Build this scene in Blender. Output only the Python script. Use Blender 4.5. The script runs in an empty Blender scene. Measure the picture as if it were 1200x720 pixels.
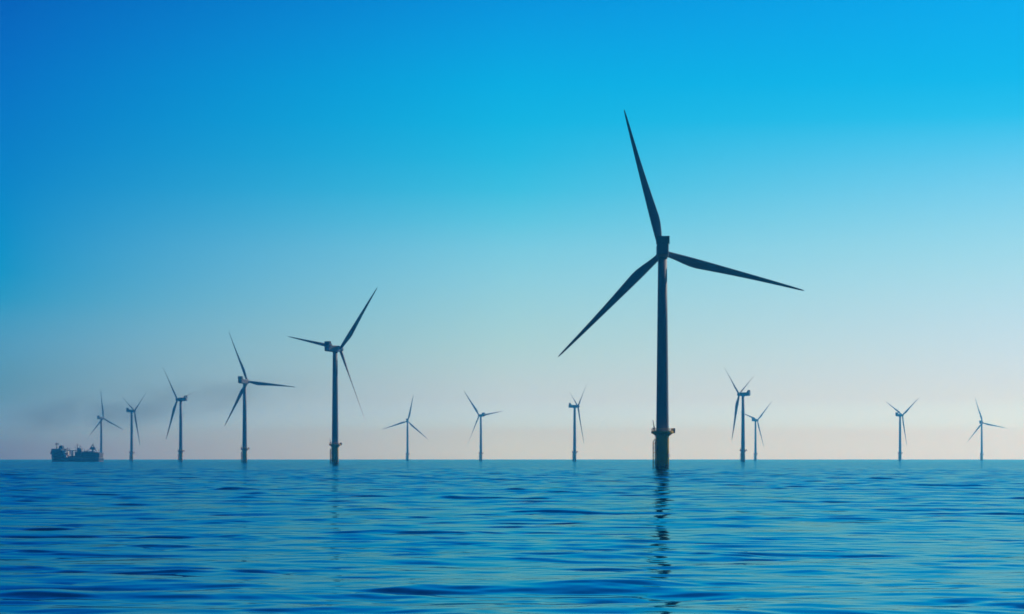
import bpy, math, random
import numpy as np
from mathutils import Vector, Matrix

R_ = math.radians
scene = bpy.context.scene
COL = scene.collection
random.seed(7)

# ------------------------------------------------------------------ camera
CAM_H = 3.4
cam_d = bpy.data.cameras.new('camera')
cam = bpy.data.objects.new('camera', cam_d)
COL.objects.link(cam)
cam.location = (0, 0, CAM_H)
cam.rotation_euler = (R_(90), 0, 0)
cam_d.sensor_width = 36
cam_d.lens = 85
cam_d.shift_y = 178.0 / 1200
cam_d.clip_start = 0.1
cam_d.clip_end = 120000
scene.camera = cam

# ------------------------------------------------------------------ exposure, sampling
vs = scene.view_settings
vs.view_transform = 'Standard'
vs.look = 'None'
vs.exposure = 0.0
vs.gamma = 1.0
vs.use_curve_mapping = False
scene.cycles.use_denoising = True
scene.cycles.filter_width = 1.7
scene.cycles.max_bounces = 6
scene.cycles.volume_bounces = 1
scene.cycles.transparent_max_bounces = 8
scene.cycles.sample_clamp_indirect = 3.0
scene.cycles.caustics_reflective = False
scene.cycles.caustics_refractive = False

# ------------------------------------------------------------------ sky
SUN_AZ, SUN_EL = 51.0, 31.0
GLOW_AZ = 22.0                       # middle of the bright part of the sky          # degrees to the right of the view, above the sea


def lin(c):
    out = []
    for v in c:
        v = v / 255
        out.append(v / 12.92 if v <= 0.04045 else ((v + 0.055) / 1.055) ** 2.4)
    return out


# elevation (degrees) -> sRGB, for the sky far from, nearer to and near the sun
EL = [0, 0.21, 0.78, 1.53, 2.8, 4.82, 6.81, 8.8, 10.73, 20, 40, 90]
SKY_BACK = [(60, 86, 120), (60, 88, 122), (58, 92, 128), (50, 96, 134), (36, 96, 140), (4, 92, 146), (0, 84, 148), (0, 76, 150), (0, 70, 146), (0, 46, 104), (0, 30, 80), (0, 22, 62)]
SKY_FAR = [(110, 99, 74), (110, 99, 74), (114, 166, 221), (93, 151, 184), (78, 159, 205), (0, 146, 211), (0, 128, 207), (0, 111, 202), (0, 93, 189), (0, 46, 104), (0, 34, 88), (0, 22, 62)]
SKY_MID = [(208, 284, 309), (208, 284, 309), (201, 272, 312), (194, 233, 250), (171, 223, 232), (126, 211, 238), (44, 191, 235), (0, 175, 234), (0, 148, 227), (0, 60, 124), (0, 40, 100), (0, 22, 62)]
SKY_NEAR = [(231, 295, 313), (231, 295, 313), (230, 291, 313), (220, 246, 251), (200, 234, 250), (161, 224, 245), (103, 206, 247), (7, 185, 243), (0, 169, 243), (0, 70, 140), (0, 48, 112), (0, 22, 62)]
world = bpy.data.worlds.new('World')
scene.world = world
world.use_nodes = True
nt = world.node_tree
nt.nodes.clear()


def N(tree, typ, **kw):
    n = tree.nodes.new(typ)
    for k, v in kw.items():
        setattr(n, k, v)
    return n


def L(tree, a, b):
    tree.links.new(a, b)


def math_node(tree, op, a, b=None, clamp=False):
    n = N(tree, 'ShaderNodeMath', operation=op, use_clamp=clamp)
    for i, v in enumerate((a, b)):
        if v is None:
            continue
        if isinstance(v, (int, float)):
            n.inputs[i].default_value = v
        else:
            L(tree, v, n.inputs[i])
    return n.outputs[0]


def el_fac(e):
    return math.sqrt(max(e, 0) / 90.0)


def smooth_stops(table):
    """monotone cubic through the table, sampled to 30 stops"""
    x = np.array([el_fac(e) for e in EL])
    y = np.array(table, float)
    h = np.diff(x)
    d = np.diff(y, axis=0) / h[:, None]
    m = np.zeros_like(y)
    m[0], m[-1] = d[0], d[-1]
    for i in range(1, len(x) - 1):
        for c in range(3):
            if d[i - 1, c] * d[i, c] > 0:
                m[i, c] = 2 * d[i - 1, c] * d[i, c] / (d[i - 1, c] + d[i, c])
    xs = np.concatenate([np.linspace(0, 0.36, 24), np.linspace(0.42, 1, 7)])
    out = []
    for s in xs:
        i = min(max(np.searchsorted(x, s) - 1, 0), len(h) - 1)
        t = (s - x[i]) / h[i]
        v = ((1 + 2 * t) * (1 - t) ** 2 * y[i] + t * (1 - t) ** 2 * h[i] * m[i]
             + t * t * (3 - 2 * t) * y[i + 1] + t * t * (t - 1) * h[i] * m[i + 1])
        out.append((s, lin(np.clip(v, 0, 330))))
    return out


def ramp(tree, table, fac):
    r = N(tree, 'ShaderNodeValToRGB')
    r.color_ramp.interpolation = 'LINEAR'
    els = r.color_ramp.elements
    stops = smooth_stops(table)
    els[0].position = stops[0][0]
    els[1].position = 1.0
    for s, c in stops[1:-1]:
        els.new(s)
    for e, (s, c) in zip(els, stops):
        e.position = s
        e.color = (*c, 1)
    L(tree, fac, r.inputs[0])
    return r.outputs[0]


def mix_rgb(tree, fac, a, b, blend='MIX'):
    n = N(tree, 'ShaderNodeMix', data_type='RGBA', blend_type=blend)
    for sock, v in ((n.inputs[0], fac), (n.inputs[6], a), (n.inputs[7], b)):
        if isinstance(v, (int, float)):
            sock.default_value = v
        elif isinstance(v, (tuple, list)):
            sock.default_value = v if len(v) == 4 else (*v, 1)
        else:
            L(tree, v, sock)
    return n.outputs[2]


tc = N(nt, 'ShaderNodeTexCoord')
sep = N(nt, 'ShaderNodeSeparateXYZ')
L(nt, tc.outputs['Generated'], sep.inputs[0])
elev = math_node(nt, 'ARCSINE', sep.outputs[2])
fac_el = math_node(nt, 'SQRT', math_node(nt, 'MAXIMUM', math_node(nt, 'DIVIDE', elev, math.pi / 2), 0.0))
az = math_node(nt, 'ARCTAN2', sep.outputs[0], sep.outputs[1])
off = math_node(nt, 'SUBTRACT', az, R_(GLOW_AZ))
# angle round the horizon from the sun, wrapped to 0..pi
off = math_node(nt, 'ABSOLUTE', math_node(nt, 'ARCTAN2', math_node(nt, 'SINE', off), math_node(nt, 'COSINE', off)))


def mrange(tree, v, a, b, smooth=True):
    n = N(tree, 'ShaderNodeMapRange')
    n.interpolation_type = 'SMOOTHSTEP' if smooth else 'LINEAR'
    n.clamp = True
    n.inputs[1].default_value = a
    n.inputs[2].default_value = b
    L(tree, v, n.inputs[0])
    return n.outputs[0]


f_back = mrange(nt, off, R_(125), R_(45))
f_mid = mrange(nt, off, R_(34), R_(22), False)
f_near = mrange(nt, off, R_(22), R_(10), False)
c = mix_rgb(nt, f_back, ramp(nt, SKY_BACK, fac_el), ramp(nt, SKY_FAR, fac_el))
c = mix_rgb(nt, f_mid, c, ramp(nt, SKY_MID, fac_el))
c = mix_rgb(nt, f_near, c, ramp(nt, SKY_NEAR, fac_el))

sky = N(nt, 'ShaderNodeTexSky', sky_type='NISHITA')
sky.sun_disc = False
sky.sun_elevation = R_(SUN_EL)
sky.sun_rotation = R_(SUN_AZ)
sky.air_density = 1.0
sky.dust_density = 0.6
bg_sky = N(nt, 'ShaderNodeBackground')
bg_sky.inputs[1].default_value = 0.05
L(nt, mix_rgb(nt, 1.0, sky.outputs[0], (0.15, 0.6, 1.0), 'MULTIPLY'), bg_sky.inputs[0])
bg_grade = N(nt, 'ShaderNodeBackground')
L(nt, c, bg_grade.inputs[0])
bg_grade.inputs[1].default_value = 1.0
mixs = N(nt, 'ShaderNodeMixShader')
mixs.inputs[0].default_value = 0.96
L(nt, bg_sky.outputs[0], mixs.inputs[1])
L(nt, bg_grade.outputs[0], mixs.inputs[2])
wo = N(nt, 'ShaderNodeOutputWorld')
L(nt, mixs.outputs[0], wo.inputs[0])

# ------------------------------------------------------------------ sun
sun_d = bpy.data.lights.new('sun', 'SUN')
sun = bpy.data.objects.new('sun', sun_d)
COL.objects.link(sun)
sun_d.energy = 2.9
sun_d.angle = R_(0.53)
sun_d.color = (1.0, 0.93, 0.82)
sd = Vector((math.sin(R_(SUN_AZ)) * math.cos(R_(SUN_EL)), math.cos(R_(SUN_AZ)) * math.cos(R_(SUN_EL)), math.sin(R_(SUN_EL))))
sun.rotation_euler = (-sd).to_track_quat('-Z', 'Y').to_euler()
sun.location = (300, 400, 500)


# ------------------------------------------------------------------ materials
def material(name, color, rough=0.5, wear=0.12, scale=0.35, metallic=0.0, streak=True):
    """paint with weathering: blotches and rain streaks that break up colour and gloss"""
    m = bpy.data.materials.new(name)
    m.use_nodes = True
    t = m.node_tree
    b = t.nodes['Principled BSDF']
    co = N(t, 'ShaderNodeTexCoord')
    mp = N(t, 'ShaderNodeMapping')
    mp.inputs['Scale'].default_value = (scale * 3, scale * 3, scale * (0.35 if streak else 3))
    L(t, co.outputs['Object'], mp.inputs[0])
    no = N(t, 'ShaderNodeTexNoise')
    no.inputs['Scale'].default_value = 1.0
    no.inputs['Detail'].default_value = 5
    L(t, mp.outputs[0], no.inputs['Vector'])
    dark = [v * (1 - wear) ** 2 for v in color]
    light = [min(1, v * (1 + wear * 0.5)) for v in color]
    L(t, mix_rgb(t, no.outputs['Fac'], dark, light), b.inputs['Base Color'])
    rr = math_node(t, 'ADD', math_node(t, 'MULTIPLY', no.outputs['Fac'], 0.25), rough - 0.12)
    L(t, rr, b.inputs['Roughness'])
    b.inputs['Metallic'].default_value = metallic
    return m


M = {}
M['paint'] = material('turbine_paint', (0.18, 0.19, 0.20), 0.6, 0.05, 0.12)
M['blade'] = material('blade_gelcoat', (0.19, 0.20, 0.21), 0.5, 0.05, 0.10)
M['dark_metal'] = material('galvanised_steel', (0.16, 0.17, 0.18), 0.5, 0.2, 0.8, 0.4)
M['cooler'] = material('radiator_core', (0.10, 0.105, 0.11), 0.5, 0.2, 1.5)
M['white_plate'] = material('white_plate', (0.8, 0.8, 0.78), 0.4, 0.05, 1.0)
M['navy'] = material('navy_hull_paint', (0.018, 0.04, 0.10), 0.4, 0.3, 0.10)
M['red_hull'] = material('red_antifouling', (0.24, 0.05, 0.055), 0.55, 0.3, 0.15)
M['ship_white'] = material('ship_white_paint', (0.80, 0.79, 0.76), 0.45, 0.12, 0.25)
M['ship_grey'] = material('ship_blue_grey_paint', (0.06, 0.09, 0.14), 0.5, 0.25, 0.25)
M['ship_deck'] = material('ship_deck_paint', (0.11, 0.10, 0.12), 0.6, 0.25, 0.3)
M['ship_lilac'] = material('lilac_grey_side_paint', (0.16, 0.17, 0.30), 0.5, 0.2, 0.2)
M['ship_glass'] = material('ship_dark_glass', (0.015, 0.02, 0.025), 0.15, 0.1, 0.5)
M['orange'] = material('lifeboat_orange', (0.62, 0.16, 0.03), 0.45, 0.1, 0.5)


def yellow_material():
    m = material('yellow_marine_paint', (0.86, 0.52, 0.01), 0.6, 0.16, 0.3)
    t = m.node_tree
    b = t.nodes['Principled BSDF']
    src = b.inputs['Base Color'].links[0].from_socket
    geo = N(t, 'ShaderNodeNewGeometry')
    s = N(t, 'ShaderNodeSeparateXYZ')
    L(t, geo.outputs['Position'], s.inputs[0])
    no = N(t, 'ShaderNodeTexNoise')
    no.inputs['Scale'].default_value = 0.9
    no.inputs['Detail'].default_value = 6
    L(t, geo.outputs['Position'], no.inputs['Vector'])
    # weed and slime on the splash zone, with a ragged upper edge
    h = math_node(t, 'ADD', s.outputs[2], math_node(t, 'MULTIPLY', no.outputs['Fac'], -2.6))
    f = mrange(t, h, 0.6, -0.6)
    L(t, mix_rgb(t, f, src, (0.045, 0.05, 0.022)), b.inputs['Base Color'])
    return m


M['yellow'] = yellow_material()


# ------------------------------------------------------------------ mesh helpers
class MB:
    """collects shapes and links them as ONE mesh object"""

    def __init__(self):
        self.v, self.f, self.s = [], [], []

    def add(self, verts, faces, smooth=False):
        o = len(self.v)
        self.v += [tuple(p) for p in verts]
        self.f += [tuple(i + o for i in f) for f in faces]
        self.s += [smooth] * len(faces)
        return self

    def box(self, x0, x1, y0, y1, z0, z1):
        v = [(x0, y0, z0), (x1, y0, z0), (x1, y1, z0), (x0, y1, z0), (x0, y0, z1), (x1, y0, z1), (x1, y1, z1), (x0, y1, z1)]
        return self.add(v, [(3, 2, 1, 0), (4, 5, 6, 7), (0, 1, 5, 4), (1, 2, 6, 5), (2, 3, 7, 6), (3, 0, 4, 7)])

    def prism(self, poly, axis, a, b):
        """extrude a polygon; axis 'y': poly in x,z; 'x': poly in y,z; 'z': poly in x,y"""
        def p(q, h):
            return {'x': (h, q[0], q[1]), 'y': (q[0], h, q[1]), 'z': (q[0], q[1], h)}[axis]
        n = len(poly)
        v = [p(q, a) for q in poly] + [p(q, b) for q in poly]
        f = [tuple(range(n - 1, -1, -1)), tuple(range(n, 2 * n))]
        f += [(i, (i + 1) % n, n + (i + 1) % n, n + i) for i in range(n)]
        return self.add(v, f)

    def rings(self, rings, smooth=True, cap0=True, cap1=True, closed=True):
        n = len(rings[0])
        v = [p for r in rings for p in r]
        f = []
        for k in range(len(rings) - 1):
            for i in range(n):
                j = (i + 1) % n
                f.append((k * n + i, k * n + j, (k + 1) * n + j, (k + 1) * n + i))
        self.add(v, f, smooth)
        caps = []
        if cap0:
            caps.append(tuple(range(n - 1, -1, -1)))
        if cap1:
            caps.append(tuple((len(rings) - 1) * n + i for i in range(n)))
        o = len(self.v) - len(v)
        for cpp in caps:
            self.f.append(tuple(i + o for i in cpp))
            self.s.append(False)
        return self

    def lathe(self, prof, n=40, cx=0, cy=0):
        """profile of (radius, z) round the z axis"""
        rr = [[(cx + r * math.cos(2 * math.pi * i / n), cy + r * math.sin(2 * math.pi * i / n), z) for i in range(n)] for r, z in prof]
        for k in range(len(rr) - 1):                         # each band keeps its own edge, so no shading bleeds along the axis
            self.rings(rr[k:k + 2], True, k == 0, k == len(rr) - 2)
        return self

    def tube(self, pts, r, n=8):
        pts = [Vector(p) for p in pts]
        rs = r if isinstance(r, (list, tuple)) else [r] * len(pts)
        rings = []
        for i, p in enumerate(pts):
            d = (pts[min(i + 1, len(pts) - 1)] - pts[max(i - 1, 0)]).normalized()
            up = Vector((0, 0, 1)) if abs(d.z) < 0.9 else Vector((1, 0, 0))
            a = d.cross(up).normalized()
            b = a.cross(d).normalized()
            rings.append([tuple(p + rs[i] * (math.cos(2 * math.pi * k / n) * a + math.sin(2 * math.pi * k / n) * b)) for k in range(n)])
        return self.rings(rings)

    def build(self, name, mat, parent=None, bevel=0.0):
        me = bpy.data.meshes.new(name)
        me.from_pydata(self.v, [], self.f)
        me.validate()
        me.polygons.foreach_set('use_smooth', self.s[:len(me.polygons)] if len(me.polygons) == len(self.s) else [False] * len(me.polygons))
        me.update()
        import bmesh
        bm = bmesh.new()
        bm.from_mesh(me)
        bmesh.ops.recalc_face_normals(bm, faces=bm.faces)
        bm.to_mesh(me)
        bm.free()
        me.materials.append(mat)
        o = bpy.data.objects.new(name, me)
        COL.objects.link(o)
        if parent:
            o.parent = parent
        if bevel:
            md = o.modifiers.new('bevel', 'BEVEL')
            md.width = bevel
            md.segments = 2
            md.limit_method = 'ANGLE'
        return o


def tag(o, label=None, cat=None, group=None, kind=None):
    for k, v in (('label', label), ('category', cat), ('group', group), ('kind', kind)):
        if v:
            o[k] = v
    return o


def empty(name, loc):
    o = bpy.data.objects.new(name, None)
    COL.objects.link(o)
    o.location = loc
    o.empty_display_size = 5
    return o


# ------------------------------------------------------------------ sea
def build_sea():
    rng = np.random.default_rng(23)
    r = [0.6, 3, 8, 14, 19]
    while r[-1] < 700:
        r.append(r[-1] * 1.0023)
    while r[-1] < 16000:
        r.append(r[-1] * (1.0023 + 0.03 * min(1, (r[-1] - 700) / 3000)))
    r = np.array(r)
    a_in = np.linspace(-R_(19), R_(19), 760)
    step = a_in[1] - a_in[0]
    left = []
    a = -R_(19)
    st = step
    while a > -math.pi + 0.05:
        st = min(st * 1.08, 0.06)
        a -= st
        left.append(a)
    left = np.array(left[::-1])
    ang = np.concatenate([left, a_in, -left[::-1]])
    nr, na = len(r), len(ang)
    dr = np.gradient(r)
    da = np.gradient(ang)
    RR, AA = np.meshgrid(r, ang, indexing='ij')
    X = (RR * np.sin(AA)).ravel()
    Y = (RR * np.cos(AA)).ravel()
    # local mesh spacing, the larger of the two directions
    SP = np.maximum(np.repeat(dr, na), (r[:, None] * np.minimum(da[None, :], 0.08)).ravel())
    Z = np.zeros_like(X)
    lost = np.zeros_like(X)
    n = 190
    lam = np.exp(rng.uniform(np.log(0.7), np.log(12), n))
    order = np.argsort(lam)
    lam = lam[order]
    th = rng.normal(0, R_(28), n) + R_(185)          # waves roll towards the camera, a little across
    k = 2 * np.pi / lam
    w = np.exp(-0.5 * (np.log(lam / 2.2) / 0.75) ** 2)
    slope = WAVE_SLOPE * np.sqrt(2) * np.sqrt(w / w.sum())
    # a low swell under the ripples
    m_ = 14
    lam2 = rng.uniform(7, 15, m_)
    lam = np.concatenate([lam, lam2])
    th = np.concatenate([th, rng.normal(0, R_(20), m_) + R_(182)])
    k = 2 * np.pi / lam
    w = np.concatenate([w, np.zeros(m_)])
    slope = np.concatenate([slope, np.full(m_, 0.018 * math.sqrt(2 / m_))])
    n += m_
    amp = slope / k
    ph = rng.uniform(0, 2 * np.pi, n)
    for i in range(n):
        att = np.clip((lam[i] / SP - 2.2) / 2.5, 0, 1)
        arg = k[i] * (X * np.sin(th[i]) + Y * np.cos(th[i])) + ph[i]
        Z += att * amp[i] * np.sin(arg)
        lost += (1 - att ** 2) * w[i]
    lost = np.sqrt(lost / w.sum())
    # patches of calmer and of rougher water; here and there a group of waves stands up steeper
    def field(size, seed, m=24):
        g = np.random.default_rng(seed)
        kk = 2 * np.pi / (size * np.exp(g.normal(0, 0.35, m)))
        tt = g.uniform(0, 2 * np.pi, m)
        pp = g.uniform(0, 2 * np.pi, m)
        acc_ = np.zeros_like(X)
        for i in range(m):
            acc_ += np.sin(kk[i] * (X * np.cos(tt[i]) * 0.6 + Y * np.sin(tt[i])) + pp[i])
        return acc_ / math.sqrt(m / 2)
    steep = np.clip(field(9, 12) - 0.5, 0, 3)
    gust = 0.70 + 0.16 * field(75, 6) + 0.95 * steep + 0.5 * np.clip(field(4.5, 8) - 0.6, 0, 2)
    Z *= np.clip(gust, 0.3, 2.6)
    idx = np.arange(nr * na).reshape(nr, na)
    q = np.stack([idx[:-1, :-1], idx[:-1, 1:], idx[1:, 1:], idx[1:, :-1]], -1).reshape(-1, 4)
    wrap = np.stack([idx[:-1, -1], idx[:-1, 0], idx[1:, 0], idx[1:, -1]], -1)
    q = np.concatenate([q, wrap])[:, ::-1]
    me = bpy.data.meshes.new('sea')
    me.vertices.add(nr * na)
    me.vertices.foreach_set('co', np.stack([X, Y, Z], -1).astype(np.float32).ravel())
    nf = len(q)
    me.loops.add(nf * 4)
    me.loops.foreach_set('vertex_index', q.astype(np.int32).ravel())
    me.polygons.add(nf)
    me.polygons.foreach_set('loop_start', np.arange(0, nf * 4, 4, dtype=np.int32))
    me.polygons.foreach_set('use_smooth', np.ones(nf, bool))
    at = me.attributes.new('unresolved', 'FLOAT', 'POINT')
    at.data.foreach_set('value', lost.astype(np.float32))
    me.update(calc_edges=True)
    o = bpy.data.objects.new('sea', me)
    COL.objects.link(o)
    tag(o, kind='structure')
    # material
    m = bpy.data.materials.new('sea_water')
    m.use_nodes = True
    t = m.node_tree
    t.nodes.remove(t.nodes['Principled BSDF'])
    body = N(t, 'ShaderNodeBsdfDiffuse')
    body.inputs['Color'].default_value = (*SEA_BODY, 1)
    gloss = N(t, 'ShaderNodeBsdfAnisotropic')
    gloss.inputs['Color'].default_value = (*SEA_TINT, 1)
    gloss.inputs['Roughness'].default_value = 0.05
    fres = N(t, 'ShaderNodeFresnel')
    fres.inputs['IOR'].default_value = 1.333
    b = N(t, 'ShaderNodeMixShader')
    L(t, fres.outputs[0], b.inputs[0])
    L(t, body.outputs[0], b.inputs[1])
    L(t, gloss.outputs[0], b.inputs[2])
    L(t, b.outputs[0], t.nodes['Material Output'].inputs['Surface'])
    geo = N(t, 'ShaderNodeNewGeometry')
    nrm = geo.outputs['Normal']

    def slope_noise(size, stretch, k, mult=None, rot=0.0, detail=2.0, lean=0.0):
        mp = N(t, 'ShaderNodeMapping')
        mp.inputs['Rotation'].default_value = (0, 0, rot)
        mp.inputs['Scale'].default_value = (1 / (size * stretch), 1 / size, 0.0)
        L(t, geo.outputs['Position'], mp.inputs[0])
        no = N(t, 'ShaderNodeTexNoise')
        no.inputs['Scale'].default_value = 1.0
        no.inputs['Detail'].default_value = detail
        no.inputs['Roughness'].default_value = 0.5
        L(t, mp.outputs[0], no.inputs['Vector'])
        sub = N(t, 'ShaderNodeVectorMath', operation='SUBTRACT')
        L(t, no.outputs['Color'], sub.inputs[0])
        sub.inputs[1].default_value = (0.5, 0.5 + lean, 0.5)
        mul = N(t, 'ShaderNodeVectorMath', operation='MULTIPLY')
        L(t, sub.outputs[0], mul.inputs[0])
        mul.inputs[1].default_value = (k * 0.4, k, 0.0)
        out = mul.outputs[0]
        if mult is not None:
            sc = N(t, 'ShaderNodeVectorMath', operation='SCALE')
            L(t, out, sc.inputs[0])
            L(t, mult, sc.inputs['Scale'])
            out = sc.outputs[0]
        return out

    attr = N(t, 'ShaderNodeAttribute', attribute_name='unresolved')
    acc = nrm
    for vec in (slope_noise(0.55, 1.8, FINE_SLOPE, None, 0.2),
                slope_noise(1.9, 1.7, LOST_SLOPE, attr.outputs['Fac'], -0.25, 2.0, 0.06),
                slope_noise(5.0, 1.6, LOST_SLOPE * 0.8, attr.outputs['Fac'], 0.3, 1.0, 0.06)):
        ad = N(t, 'ShaderNodeVectorMath', operation='ADD')
        L(t, acc, ad.inputs[0])
        L(t, vec, ad.inputs[1])
        acc = ad.outputs[0]
    nz = N(t, 'ShaderNodeVectorMath', operation='NORMALIZE')
    L(t, acc, nz.inputs[0])
    for sh in (body, gloss, fres):
        L(t, nz.outputs[0], sh.inputs['Normal'])
    me.materials.append(m)
    return o


WAVE_SLOPE = 0.039
FINE_SLOPE = 0.03
LOST_SLOPE = 0.36
SEA_BODY = (0.0, 0.011, 0.016)
SEA_TINT = (0.20, 0.52, 0.60)
build_sea()


# ------------------------------------------------------------------ haze
def build_haze():
    mb = MB()
    mb.box(-16400, 16400, -16400, 16400, -8, 184)
    m = bpy.data.materials.new('sea_haze')
    m.use_nodes = True
    t = m.node_tree
    t.nodes.remove(t.nodes['Principled BSDF'])
    v = N(t, 'ShaderNodeVolumePrincipled')
    v.inputs['Color'].default_value = HAZE_COLOR
    v.inputs['Absorption Color'].default_value = (1, 1, 1, 1)
    v.inputs['Density'].default_value = HAZE_DENSITY
    v.inputs['Anisotropy'].default_value = 0.72
    L(t, v.outputs[0], t.nodes['Material Output'].inputs['Volume'])
    o = mb.build('haze', m)
    tag(o, kind='stuff')
    return o


HAZE_DENSITY = 1.75e-4
HAZE_COLOR = (0.05, 0.49, 0.90, 1)
build_haze()


# ------------------------------------------------------------------ wind turbines
HUB_Z, OVERHANG, CONE, TILT = 81.5, 5.2, 3.2, R_(5)
TOWER_BASE = 14.0


def blade_mesh():
    # span: chord, leading edge offset, thickness ratio, twist (deg), prebend towards the wind
    st = [(1.3, 2.2, -1.1, 1.0, 0), (3.0, 2.25, -1.12, 0.98, 0), (5.5, 2.6, -1.15, 0.8, 8), (8.5, 3.2, -1.18, 0.55, 11), (11.5, 3.62, -1.18, 0.42, 11),
          (14, 3.65, -1.15, 0.34, 10), (18, 3.3, -1.08, 0.29, 8), (24, 2.75, -0.95, 0.25, 6), (30, 2.25, -0.82, 0.23, 4),
          (37, 1.75, -0.66, 0.21, 2.5), (44, 1.3, -0.48, 0.19, 1.2), (50, 0.92, -0.30, 0.18, 0.4), (53.6, 0.66, -0.17, 0.17, 0),
          (55.3, 0.42, -0.06, 0.17, 0), (56.0, 0.16, 0.05, 0.17, 0)]
    rings = []
    n = 24
    for r, c_, le, tr, tw in st:
        ring = []
        for i in range(n):
            p = 2 * math.pi * i / n
            xx = (1 - math.cos(p)) / 2                       # 0 at the leading edge, 1 at the trailing edge
            circ = math.sin(p) * 0.5
            foil = math.copysign(1, math.sin(p)) * tr * 2.97 * abs(0.2969 * math.sqrt(xx) - 0.126 * xx - 0.3516 * xx ** 2 + 0.2843 * xx ** 3 - 0.1015 * xx ** 4) * 1.68
            k = min(1, max(0, (r - 3.0) / 7.0))
            yy = circ * tr * (1 - k) + foil * k
            x, y = le + c_ * xx, c_ * yy
            a = R_(tw) * (1 if r > 3 else 0)
            x, y = x * math.cos(a) - y * math.sin(a), x * math.sin(a) + y * math.cos(a)
            bend = 0.8 * (r / 56) ** 1.8
            ring.append((x, y + bend, r))
        rings.append(ring)
    return MB().rings(rings)


def make_turbine_parts(root):
    P = {}
    # -- transition piece
    tp = MB().lathe([(2.5, -7), (2.5, 12.7), (2.62, 12.75), (2.62, 13.0), (2.5, 13.05), (2.5, 13.4)], 48)
    P['transition_piece'] = tp.build('transition_piece', M['yellow'], root)
    a = R_(-112)                                             # bearing of the boat landing
    ra, ta = Vector((math.sin(a), math.cos(a), 0)), Vector((math.cos(a), -math.sin(a), 0))
    bl = MB()
    for s in (-0.85, 0.85):
        b = ra * 3.45 + ta * s
        bl.tube([b + Vector((0, 0, -4)), b + Vector((0, 0, 10.0)), b - ra * 0.35 + Vector((0, 0, 10.5)), b - ra * 0.95 + Vector((0, 0, 10.6))], 0.2, 10)
        for z in (-1.5, 2.2, 5.8, 9.2):
            bl.tube([ra * 2.45 + ta * s * 0.8 + Vector((0, 0, z)), b + Vector((0, 0, z))], 0.11, 8)
    boat = bl.build('boat_landing', M['yellow'], root)
    ld = MB()
    for s in (-0.28, 0.28):
        b = ra * 3.0 + ta * s
        ld.tube([b + Vector((0, 0, -2)), b + Vector((0, 0, 12.9))], 0.06, 6)
    for i in range(48):
        b = ra * 3.0 + Vector((0, 0, -1.6 + i * 0.3))
        ld.tube([b - ta * 0.28, b + ta * 0.28], 0.03, 5)
    ld.build('ladder', M['dark_metal'], boat)
    rp = MB()                                                # rest platform part-way up the ladder
    for z in (7.0,):
        c0 = ra * 2.95 + Vector((0, 0, z))
        q = [c0 - ra * 0.5 - ta * 1.1, c0 + ra * 0.55 - ta * 1.1, c0 + ra * 0.55 + ta * 1.1, c0 - ra * 0.5 + ta * 1.1]
        rp.prism([(p.x, p.y) for p in q], 'z', z, z + 0.12)
        for h in (0.55, 1.1):
            rp.tube([q[0] + Vector((0, 0, h)), q[1] + Vector((0, 0, h)), q[2] + Vector((0, 0, h)), q[3] + Vector((0, 0, h))], 0.04, 5)
        for p in q:
            rp.tube([p, p + Vector((0, 0, 1.1))], 0.04, 5)
    rp.build('rest_platform', M['dark_metal'], boat)
    for az_, r_, y_ in ((R_(15), 2.62, 0), (R_(-25), 2.62, 0)):  # cable tubes up the side
        p = Vector((math.sin(az_) * r_, math.cos(az_) * r_, 0))
        MB().tube([p + Vector((0, 0, -6)), p + Vector((0, 0, 12.6))], 0.13, 8).build('cable_tube', M['yellow'], P['transition_piece'])
    # white number board standing off the yellow wall, facing the open water
    az_ = R_(109)
    nr_ = Vector((math.sin(az_), math.cos(az_), 0))
    tr_ = Vector((math.cos(az_), -math.sin(az_), 0))
    q = [nr_ * 2.56 - tr_ * 1.0, nr_ * 2.72 - tr_ * 1.0, nr_ * 2.72 + tr_ * 1.0, nr_ * 2.56 + tr_ * 1.0]
    MB().prism([(p.x, p.y) for p in q], 'z', 4.1, 5.3).build('number_board', M['white_plate'], P['transition_piece'])

    # -- platform
    pf = MB().lathe([(2.55, 12.95), (4.15, 12.95), (4.25, 13.05), (4.25, 13.6), (4.2, 13.65), (2.45, 13.65)], 32)
    for i in range(8):
        t = 2 * math.pi * (i + 0.5) / 8
        d = Vector((math.cos(t), math.sin(t), 0))
        w = Vector((-d.y, d.x, 0)) * 0.1
        o_ = len(pf.v)
        pts = [d * 2.5 + Vector((0, 0, 12.96)), d * 4.0 + Vector((0, 0, 12.96)), d * 2.5 + Vector((0, 0, 11.9))]
        pf.add([p - w for p in pts] + [p + w for p in pts], [(0, 1, 2), (5, 4, 3), (0, 3, 4, 1), (1, 4, 5, 2), (2, 5, 3, 0)])
    plat = pf.build('platform', M['yellow'], root)
    rl = MB()
    nseg = 32
    for i in range(nseg):
        t = 2 * math.pi * i / nseg
        p = Vector((4.12 * math.cos(t), 4.12 * math.sin(t), 13.65))
        rl.tube([p, p + Vector((0, 0, 1.15))], 0.035, 5)
    for h, rr in ((0.15, 0.14), (0.45, 0.05), (0.8, 0.04), (1.15, 0.06)):
        pts = [(4.12 * math.cos(2 * math.pi * i / nseg), 4.12 * math.sin(2 * math.pi * i / nseg), 13.65 + h) for i in range(nseg + 1)]
        rl.tube(pts, rr, 6)
    rl.build('railing', M['yellow'], plat)
    cb = MB()
    cb.box(3.35, 4.75, -0.75, 0.75, 13.1, 14.95)
    cb.build('equipment_cabinet', M['ship_grey'], plat, 0.05)
    # davit crane on the side of the boat landing
    dv = MB()
    b = Vector((-3.15, -0.8, 13.65))
    dv.tube([b, b + Vector((0, 0, 1.9))], [0.22, 0.18], 10)
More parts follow.
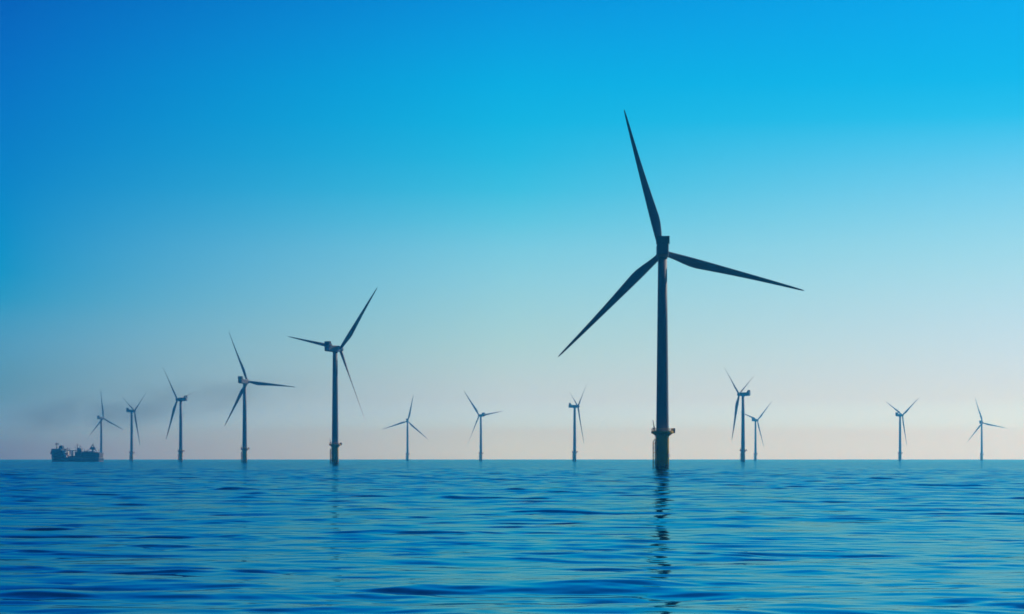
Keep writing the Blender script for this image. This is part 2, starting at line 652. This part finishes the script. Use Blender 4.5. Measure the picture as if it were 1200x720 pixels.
    dv.tube([b + Vector((-0.05, 0, 1.3)), b + Vector((-0.25, -0.1, 2.9)), b + Vector((-0.55, -0.3, 4.4))], [0.2, 0.16, 0.1], 8)
    dv.tube([b + Vector((0.05, 0, 1.9)), b + Vector((-0.3, -0.15, 3.2))], 0.07, 6)
    dv.box(b.x - 0.55, b.x + 0.35, b.y - 0.3, b.y + 0.3, b.z + 0.9, b.z + 1.5)
    dv.build('davit_crane', M['dark_metal'], plat)

    # -- tower
    prof = [(2.42, 13.65)]
    zt = HUB_Z - 2.3
    for zf in (13.9, 33.0, 55.0, zt):
        rr = 2.4 + (1.68 - 2.4) * (zf - 13.65) / (zt - 13.65)
        if zf < zt:
            prof += [(rr, zf - 0.06), (rr + 0.035, zf - 0.05), (rr + 0.035, zf + 0.05), (rr, zf + 0.06)]
        else:
            prof += [(rr, zf)]
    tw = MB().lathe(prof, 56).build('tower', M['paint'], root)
    dr = MB()
    az_ = R_(-60)
    pts = []
    for w in (-0.2, 0.2):
        pts.append((math.sin(az_ + w) * 2.46, math.cos(az_ + w) * 2.46))
    for w in (0.2, -0.2):
        pts.append((math.sin(az_ + w) * 2.3, math.cos(az_ + w) * 2.3))
    dr.prism(pts, 'z', 14.1, 16.3)
    dr.build('door', M['dark_metal'], tw)

    # -- nacelle; local frame: y points to the hub (upwind), origin at the tower axis, hub height
    nb = MB()
    sec = [(-8.9, 1.85, -1.2, 2.15), (-8.5, 2.15, -1.75, 2.3), (-4, 2.3, -2.1, 2.35), (1.5, 2.3, -2.15, 2.35), (3.0, 2.1, -2.0, 2.1), (3.55, 1.7, -1.7, 1.75)]
    rings = []
    for y, hw, z0, z1 in sec:
        ch = 0.35
        rings.append([(-hw + ch, y, z0), (hw - ch, y, z0), (hw, y, z0 + ch), (hw, y, z1 - ch), (hw - ch, y, z1), (-hw + ch, y, z1), (-hw, y, z1 - ch), (-hw, y, z0 + ch)])
    nb.rings(rings, smooth=False)
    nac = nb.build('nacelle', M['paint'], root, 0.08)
    yb = MB().lathe([(1.72, -2.75), (1.95, -2.5), (1.95, -2.05)], 40)
    yb.build('yaw_ring', M['paint'], nac)
    # roof cooler: radiator panel standing across the rear roof between two swept fins
    ck = MB()
    ck.box(-2.25, 2.25, -7.75, -7.35, 2.36, 5.0)
    ck.build('cooler', M['cooler'], nac)
    for s in (-1, 1):
        x0, x1 = sorted((s * 2.26, s * 2.5))
        MB().prism([(-8.4, 2.2), (-5.6, 2.2), (-7.0, 5.2), (-8.25, 5.2)], 'x', x0, x1).build('cooler_fin', M['paint'], nac)
    MB().box(-2.5, 2.5, -8.1, -7.1, 5.02, 5.2).build('cooler_cap', M['paint'], nac)
    ws = MB()
    ws.tube([(0.9, -6.0, 2.3), (0.9, -6.0, 3.9)], 0.05, 6)
    ws.tube([(0.55, -6.0, 3.7), (1.25, -6.0, 3.7)], 0.04, 6)
    ws.build('wind_vane', M['dark_metal'], nac)

    # -- hub; local frame: y points upwind along the rotor axis, origin in the rotor's centre
    prof = [(1.3, -1.75), (1.85, -1.6), (2.0, -0.7), (2.0, 0.6), (1.85, 1.3), (1.45, 1.95), (0.8, 2.4), (0.15, 2.55)]
    hb = MB()
    n = 40
    hb.rings([[(r * math.cos(2 * math.pi * i / n), y, r * math.sin(2 * math.pi * i / n)) for i in range(n)] for r, y in prof])
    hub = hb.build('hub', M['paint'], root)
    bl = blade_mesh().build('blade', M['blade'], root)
    return P, nac, hub, bl


def pose(nac, hub, blades, psi, th, pitch):
    psi, th = R_(psi), R_(th)
    a = Vector((math.sin(psi) * math.cos(TILT), math.cos(psi) * math.cos(TILT), math.sin(TILT)))
    u = Vector((math.cos(psi), -math.sin(psi), 0))
    v = u.cross(a)
    hubp = Vector((math.sin(psi) * OVERHANG, math.cos(psi) * OVERHANG, HUB_Z))
    nac.location = (0, 0, HUB_Z)
    nac.rotation_euler = (0, 0, -psi)

    def mat(x, y, z, p):
        m = Matrix((x, y, z)).transposed().to_4x4()
        m.translation = p
        return m
    hub.matrix_local = mat(u, a, v, hubp)
    for i, b in enumerate(blades):
        t = th + i * 2 * math.pi / 3
        span = math.cos(t) * u + math.sin(t) * v
        te = math.sin(t) * u - math.cos(t) * v
        g = 2.4 / 56                                         # coning, away from the tower
        sp, ax = span * math.cos(g) + a * math.sin(g), a * math.cos(g) - span * math.sin(g)
        q = R_(pitch)
        b.matrix_local = mat(te * math.cos(q) + ax * math.sin(q), ax * math.cos(q) - te * math.sin(q), sp, hubp)


TURBINES = [  # x, distance, yaw, rotor angle, blade pitch, label
    (56.7, 911, 2.4, 105.1, 0, 'largest wind turbine, dark navy, rotor facing square on above its yellow base and long reflection'),
    (-125.6, 1717, 40.0, 48.4, 50, 'second largest wind turbine, dark tower on yellow base, one pale blade hanging down'),
    (-270.0, 2442, 28.5, 113.9, -25, 'dark blue wind turbine, third in size, with one blade pointing level to the right'),
    (-435.5, 3179, -67.6, 12.3, 60, 'blue edge-on wind turbine with nacelle tail to the right, beside the third largest turbine'),
    (-620.0, 3941, 55.9, 34.4, -32, 'small wind turbine seen side on, hub right of tower, second in line from the ship'),
    (-788.6, 4642, 38.2, 96.0, 0, 'small wind turbine rising right behind the stern of the ship, one blade straight up'),
    (-216.4, 5008, 2.4, 77.7, 0, 'pale small wind turbine facing square on, just right of the second largest turbine'),
    (-56.0, 4351, -37.8, 9.1, -35, 'pale wind turbine with nacelle tail to the right, midway between the two largest turbines'),
    (93.3, 3601, 75.5, 35.5, -20, 'pale edge-on wind turbine with nacelle tail pointing left, below a blade of the largest turbine'),
    (279.5, 2925, -62.3, 25.3, 55, 'blue edge-on wind turbine in front of a fainter one, right of the largest turbine'),
    (492.1, 4886, 52.7, 41.5, -10, 'faint small wind turbine half overlapped by the bluer turbine in front of it'),
    (695.0, 4330, 62.0, 33.0, -10, 'faint wind turbine with a raised pair of blades in a Y, near the right edge'),
    (1020.0, 5250, 33.0, 107.5, 0, 'faintest and smallest wind turbine, rightmost of all, one blade pointing right'),
]
GROUP = 'wind turbines of the offshore farm'
root0 = empty('wind_turbine', (0, 0, 0))
P0, nac0, hub0, blade0 = make_turbine_parts(root0)


def copy_tree(o, parent=None):
    c_ = o.copy()
    COL.objects.link(c_)
    if parent:
        c_.parent = parent
    for ch in list(o.children):
        copy_tree(ch, c_)
    return c_


b1, b2 = blade0.copy(), blade0.copy()
for b in (b1, b2):
    COL.objects.link(b)
roots = [root0] + [copy_tree(root0) for _ in TURBINES[1:]]
for root, (x, d, psi, th, pitch, label) in zip(roots, TURBINES):
    root.location = (x, d, 0)
    tag(root, label, 'wind turbine', GROUP)
    kids = list(root.children)
    pick = lambda s: [k for k in kids if k.name.split('.')[0] == s]
    pose(pick('nacelle')[0], pick('hub')[0], pick('blade'), psi, th, pitch)


# ------------------------------------------------------------------ ship
def build_ship():
    D = 4460.0
    s = 85 / 36 * 1200 / D                                   # photograph pixels per metre out there, used only to read off real sizes
    X = lambda px: (px - 89.7) / s
    Z = lambda py: (539.8 - py) / s
    k_ = 3100 / D
    root = empty('dredger_ship', ((89.7 - 600) / s * k_, D * k_, 0))
    root.scale = (k_ * 1.12, k_, k_)
    root.rotation_euler = (0, 0, -R_(20))
    tag(root, 'dark blue dredging ship with white deckhouse, masts and cranes, lying on the horizon', 'ship')
    B = 9.0

    def hull_rings(z0, z1, flare=0.0, x0=X(60.2), x1=X(119.2)):
        rings = []
        for z, k in ((z0, 0), (z1, 1)):
            b = B + flare * k
            bow = x0 - (0.0 if k else -1.2)
            ring = [(x1, -b * 0.92, z), (x1, b * 0.92, z), (x1 - 3, b, z), (x0 + 16, b, z), (x0 + 8, b * 0.86, z), (x0 + 3, b * 0.55, z), (bow, b * 0.16, z),
                    (bow, -b * 0.16, z), (x0 + 3, -b * 0.55, z), (x0 + 8, -b * 0.86, z), (x0 + 16, -b, z), (x1 - 3, -b, z)]
            rings.append(ring)
        return rings
    hull = MB().rings(hull_rings(-3, 1.1), smooth=False)
    hull.build('boot_topping', M['red_hull'], root)
    hl = MB().rings(hull_rings(1.1, 6.4, 0.3), smooth=False)
    hullo = hl.build('hull', M['navy'], root)
    MB().rings(hull_rings(6.42, 6.9, 0.42), smooth=False).build('rubbing_strake', M['ship_white'], hullo)
    # high forecastle under the accommodation
    fc = MB()
    x0, x1 = X(60.2), X(76.5)
    fr = []
    for z, b in ((6.9, 9.3), (13.5, 9.8)):
        fr.append([(x1, -b, z), (x1, b, z), (x0 + 14, b, z), (x0 + 8, b * 0.86, z), (x0 + 3, b * 0.56, z), (x0, b * 0.18, z), (x0, -b * 0.18, z), (x0 + 3, -b * 0.56, z), (x0 + 8, -b * 0.86, z), (x0 + 14, -b, z)])
    fc.rings(fr, smooth=False)
    fc.build('forecastle', M['navy'], root)
    # accommodation block in tiers
    ac = MB()
    ac.prism([(X(60.9), 13.5), (X(75.6), 13.5), (X(75.6), 17.0), (X(61.3), 17.0)], 'y', -8.6, 8.6)
    ac.prism([(X(61.5), 17.0), (X(75.0), 17.0), (X(75.0), 20.4), (X(62.1), 20.4)], 'y', -8.2, 8.2)
    ac.prism([(X(62.3), 20.4), (X(74.2), 20.4), (X(74.2), 23.6), (X(62.9), 23.6)], 'y', -9.4, 9.4)
    acc = ac.build('accommodation', M['ship_grey'], root)
    for k, (z, x0_, x1_, y) in enumerate(((15.0, 62, 75, 8.6), (18.4, 62.8, 74.5, 8.2))):
        for i in range(9):
            xa = X(x0_) + (X(x1_) - X(x0_)) * (i + 0.3) / 9
            MB().box(xa, xa + 0.9, -y - 0.03, -y + 0.1, z, z + 0.9).build('window', M['ship_glass'], acc)
    MB().box(X(63.4), X(73.5), -9.45, -9.3, 21.4, 22.8).build('bridge_window', M['ship_glass'], acc)
    # main mast with radar platform and yards
    ms = MB()
    ms.tube([(X(66), 0, 23.6), (X(66), 0, 36.6)], [0.55, 0.25], 10)
    ms.tube([(X(65.0), 1.5, 23.6), (X(65.9), 0, 31)], 0.2, 6)
    ms.tube([(X(67.2), -1.5, 23.6), (X(66.1), 0, 31)], 0.2, 6)
    ms.box(X(64.9), X(68.0), -1.6, 1.6, 30.8, 31.4)
    ms.box(X(65.0), X(66.2), -1.2, 1.2, 31.4, 34.3)
    ms.tube([(X(66), -3, 33.2), (X(66), 3, 33.2)], 0.15, 6)
    ms.tube([(X(68.2), 0, 31.2), (X(68.4), 0, 35.8)], 0.18, 6)
    ms.box(X(66.4), X(68.4), -0.25, 0.25, 32.4, 33.6)
    ms.build('radar_mast', M['dark_metal'], root)
    # funnel
    fn = MB()
    fn.prism([(X(69.0), 23.6), (X(74.0), 23.6), (X(73.6), 28.6), (X(72.0), 29.4), (X(69.8), 29.0)], 'y', -3.0, 3.0)
    fnl = fn.build('funnel', M['navy'], root, 0.3)
    pp = MB()
    for x, h in ((70.6, 31.2), (71.6, 30.8), (72.6, 30.2)):
        pp.tube([(X(x), 0, 28.5), (X(x), 0, h)], 0.35, 8)
    pp.build('exhaust_pipe', M['dark_metal'], fnl)
    MB().tube([(X(73.8), 2, 23.6), (X(74.1), 2, 33.6)], [0.3, 0.12], 8).build('aerial', M['dark_metal'], root)
    # white after end of the accommodation, stepped
    wd = MB()
    wd.prism([(X(75.7), 7.0), (X(80.4), 7.0), (X(79.6), 12.6), (X(78.6), 12.6), (X(78.6), 20.4), (X(75.7), 20.4)], 'y', -7.8, 7.8)
    wdo = wd.build('white_deckhouse', M['ship_white'], root, 0.1)
    for z in (9.5, 15.0, 18.0):
        MB().box(X(76.3), X(77.6), -7.85, -7.7, z, z + 1.0).build('window', M['ship_glass'], wdo)
    lb = MB()
    n = 12
    rings = []
    for i in range(9):
        q = i / 8 * 2 - 1
        w = math.sqrt(max(0.04, 1 - q * q))
        rings.append([(X(79.9) + q * 3.2, -8.3 + 1.25 * w * math.cos(2 * math.pi * k / n), 14.8 + 1.3 * w * math.sin(2 * math.pi * k / n)) for k in range(n)])
    lb.rings(rings)
    lb.build('lifeboat', M['orange'], root)
    dvt = MB()
    for x in (78.9, 81.0):
        dvt.tube([(X(x), -6.4, 7), (X(x), -6.9, 15), (X(x), -8.0, 17), (X(x), -8.4, 16.2)], 0.25, 6)
    dvt.build('lifeboat_davit', M['ship_white'], root)
    # dark radar arch above the white house
    ar = MB()
    ar.box(X(75.8), X(81.0), -3.4, 3.4, 22.6, 23.6)
    for x in (76.6, 80.2):
        for y in (-2.8, 2.8):
            ar.tube([(X(x), y, 7), (X(x), y, 22.7)], 0.4, 6)
    ar.tube([(X(78.8), 0, 23.6), (X(79.0), 0, 27.2)], [0.5, 0.2], 6)
    ar.build('signal_arch', M['dark_metal'], root)
    # gantry over the hopper with two white ventilators below
    ga = MB()
    ga.box(X(80.6), X(92.4), -7.2, -6.2, 19.6, 20.9)
    ga.box(X(80.6), X(92.4), 6.2, 7.2, 19.6, 20.9)
    for x in (81.2, 83.4, 87.6, 90.4, 92.0):
        for y in (-6.7, 6.7):
            ga.tube([(X(x), y, 6.5), (X(x), y, 19.7)], 0.42, 6)
        ga.box(X(x) - 0.3, X(x) + 0.3, -6.3, 6.3, 20.0, 20.7)
    ga.build('dredging_gantry', M['ship_grey'], root)
    for x in (84.6, 86.2):
        MB().lathe([(0.95, 7), (0.95, 17.6), (1.5, 17.8), (1.5, 19.0), (0.4, 19.5)], 16, X(x), -4.5).build('ventilator', M['ship_white'], root)
    MB().box(X(81.2), X(97.4), -7.4, 7.4, 6.9, 10.4).build('hopper_coaming', M['red_hull'], root, 0.1)
    # derrick cluster amidships
    dk = MB()
    dk.lathe([(1.7, 10.4), (1.5, 20.5), (2.3, 20.7), (2.3, 24.5), (1.4, 25.5)], 16, X(92.6), -2.5)
    dk.tube([(X(91.6), -2.5, 24), (X(91.3), -2.5, 32.8)], [0.7, 0.35], 8)
    dk.tube([(X(91.4), -2.5, 32.4), (X(97.8), -2.5, 24.4)], 0.16, 5)
    dk.build('derrick_post', M['ship_grey'], root)
    dj = MB()
    for y in (-3.1, -1.9):
        dj.tube([(X(92.8), y, 21.4), (X(98.4), -2.5, 23.6)], 0.32, 6)
        dj.tube([(X(93.2), y, 23.2), (X(95.6), -2.5, 29.6)], 0.32, 6)
    for k in range(6):
        xa = X(92.8) + (X(98.4) - X(92.8)) * k / 6
        dj.tube([(xa, -3.0, 21.5 + 0.36 * k), (xa + 1.2, -2.0, 21.8 + 0.36 * k)], 0.14, 5)
    dj.build('derrick_boom', M['dark_metal'], root)
    wh = MB()
    wh.box(X(89.4), X(96.6), -5.6, 4.8, 10.4, 17.8)
    wh.prism([(X(90.2), 17.8), (X(95.8), 17.8), (X(94.6), 24.6), (X(91.0), 24.6)], 'y', 0.4, 4.2)
    wh.build('winch_house', M['ship_grey'], root, 0.15)
    # after deck: long pipe casing, rails, second crane
    cs = MB()
    cs.prism([(X(97.4), 6.9), (X(119.0), 6.9), (X(119.0), 14.8), (X(116.5), 16.6), (X(107), 16.6), (X(104.5), 17.4), (X(97.4), 17.4)], 'y', -6.8, 6.8)
    cs.build('after_house', M['ship_deck'], root, 0.15)
    pi = MB()
    pi.tube([(X(97.6), -8.0, 9.3), (X(117.4), -8.0, 8.4)], 0.7, 10)
    pi.tube([(X(98.0), -8.2, 12.0), (X(112.0), -8.2, 12.6), (X(116.0), -8.2, 10.4)], 0.5, 10)
    pi.build('suction_pipe', M['dark_metal'], root)
    rl = MB()
    for h in (0.6, 1.2):
        rl.tube([(X(97.6), -6.7, 17.4 + h), (X(104.4), -6.7, 17.4 + h), (X(107), -6.7, 16.6 + h), (X(116.4), -6.7, 16.6 + h), (X(119), -6.7, 14.8 + h)], 0.08, 5)
    for k in range(17):
        xa = X(97.6) + (X(116.4) - X(97.6)) * k / 16
        rl.tube([(xa, -6.7, 16.4), (xa, -6.7, 18.4)], 0.08, 5)
    rl.build('railing', M['ship_white'], root)
    cr = MB()
    cr.lathe([(1.5, 16), (1.3, 21.5), (2.2, 21.7), (2.2, 22.2)], 16, X(110), -3)
    cr.build('crane_pedestal', M['ship_grey'], root)
    cc = MB()
    cc.box(X(107.6), X(112.0), -5.0, -1.0, 22.2, 26.2)
    cc.prism([(X(112.0), 22.2), (X(113.4), 22.2), (X(113.4), 24.0), (X(112.4), 25.2), (X(112.0), 25.2)], 'y', -4.6, -2.2)
    cc.box(X(106.8), X(107.6), -4.4, -1.6, 22.4, 24.6)
    cc.build('crane_house', M['ship_grey'], root, 0.1)
    af = MB()
    for y in (-4.6, -1.4):
        af.tube([(X(107.2), y, 24.4), (X(109.6), -3, 31.0)], 0.38, 6)
        af.tube([(X(112.2), y, 25.4), (X(109.8), -3, 31.0)], 0.38, 6)
        af.tube([(X(107.8), y, 26.4), (X(112.0), y, 26.4)], 0.3, 6)
    for z, a_, b_ in ((27.6, 108.2, 111.2), (29.2, 108.9, 110.5)):
        af.box(X(a_), X(b_), -4.0, -2.0, z, z + 0.5)
    af.build('crane_frame', M['ship_grey'], root)
    cj = MB()
    cj.tube([(X(110), -3, 29.4), (X(110.2), -3, 33.4)], [0.8, 0.3], 8)
    cj.tube([(X(111), -3.0, 24), (X(114.6), -3.0, 18.6)], 0.5, 8)
    cj.tube([(X(110.2), -3, 33), (X(114.4), -3, 19.2)], 0.12, 5)
    cj.tube([(X(107.4), -3.0, 25), (X(104.6), -3.0, 20.4)], 0.4, 8)
    cj.build('crane_jib', M['dark_metal'], root)
    MB().box(X(97.5), X(119.0), -9.55, -9.25, 1.6, 6.2).build('side_plating', M['ship_lilac'], hullo)
    ck = MB()
    rnd = random.Random(4)
    for k in range(16):
        xa = X(97.8 + k * 1.28)
        h = rnd.uniform(0.8, 3.2)
        w = rnd.uniform(0.8, 2.0)
        ck.box(xa, xa + w, -5 + rnd.uniform(-1, 1), rnd.uniform(-3, 4), 14.5, (17.4 if k < 5 else 16.6 if k < 13 else 15.2) + h)
    ck.build('deck_machinery', M['ship_grey'], root)
    for x, h, r in ((82.4, 26.5, 0.2), (88.8, 27.5, 0.25), (99.5, 24.0, 0.18), (103.4, 23.5, 0.18), (116.8, 22.5, 0.2)):
        mb = MB()
        mb.tube([(X(x), -1.5, 14), (X(x), -1.5, h)], r, 6)
        mb.tube([(X(x) - 1.4, -1.5, h - 1.8), (X(x) + 1.4, -1.5, h - 1.8)], r * 0.6, 5)
        mb.tube([(X(x), -1.5, h - 0.4), (X(x) + 4.2, -1.5, 18)], 0.07, 4)
        mb.build('light_mast', M['dark_metal'], root)
    st = MB()
    for xa, za, xb, zb in ((66, 35, 78.6, 23.5), (66, 34, 61.2, 14), (91.4, 32, 82, 21), (91.4, 32, 99, 18), (110.2, 33, 118.6, 15.5), (110.2, 33, 103, 18)):
        st.tube([(X(xa), -0.6, za), (X(xb), -0.6, zb)], 0.09, 4)
    st.build('rigging', M['dark_metal'], root)
    return root


ship = build_ship()


# ------------------------------------------------------------------ smoke drifting over the ship
def build_smoke():
    D, s = 4700.0, 85 / 36 * 1200 / 4700.0
    n, m_ = 40, 20
    rings = []
    for i in range(1, m_):
        p = math.pi * i / m_
        rings.append([(-math.cos(p), math.sin(p) * math.cos(2 * math.pi * k / n), math.sin(p) * math.sin(2 * math.pi * k / n)) for k in range(n)])
    mat = bpy.data.materials.new('ship_smoke')
    mat.use_nodes = True
    t = mat.node_tree
    t.nodes.remove(t.nodes['Principled BSDF'])
    v = N(t, 'ShaderNodeVolumePrincipled')
    v.inputs['Color'].default_value = (0.12, 0.08, 0.05, 1)
    co = N(t, 'ShaderNodeTexCoord')
    ln = N(t, 'ShaderNodeVectorMath', operation='LENGTH')
    L(t, co.outputs['Object'], ln.inputs[0])
    fall = mrange(t, ln.outputs['Value'], 1.0, 0.1)
    sp = N(t, 'ShaderNodeSeparateXYZ')
    L(t, co.outputs['Object'], sp.inputs[0])
    along = math_node(t, 'ADD', math_node(t, 'MULTIPLY', mrange(t, sp.outputs[0], 0.2, -0.8), 0.65), 0.35)
    no = N(t, 'ShaderNodeTexNoise')
    mp = N(t, 'ShaderNodeMapping')
    mp.inputs['Scale'].default_value = (4.0, 0.8, 1.1)
    L(t, co.outputs['Object'], mp.inputs[0])
    L(t, mp.outputs[0], no.inputs['Vector'])
    no.inputs['Scale'].default_value = 1.0
    no.inputs['Detail'].default_value = 3
    d = math_node(t, 'MULTIPLY', math_node(t, 'MULTIPLY', fall, along), mrange(t, no.outputs['Fac'], 0.30, 0.70))
    L(t, math_node(t, 'MULTIPLY', d, SMOKE_DENSITY), v.inputs['Density'])
    L(t, v.outputs[0], t.nodes['Material Output'].inputs['Volume'])
    o = MB().rings(rings).build('smoke', mat)
    o.location = ((190 - 600) / s, D, (538.5 - 474) / s + CAM_H)
    o.scale = (235 / s, 80, 34 / s)
    o.rotation_euler = (0, -R_(7), 0)
    tag(o, kind='stuff')
    return o


SMOKE_DENSITY = 0.014
build_smoke()
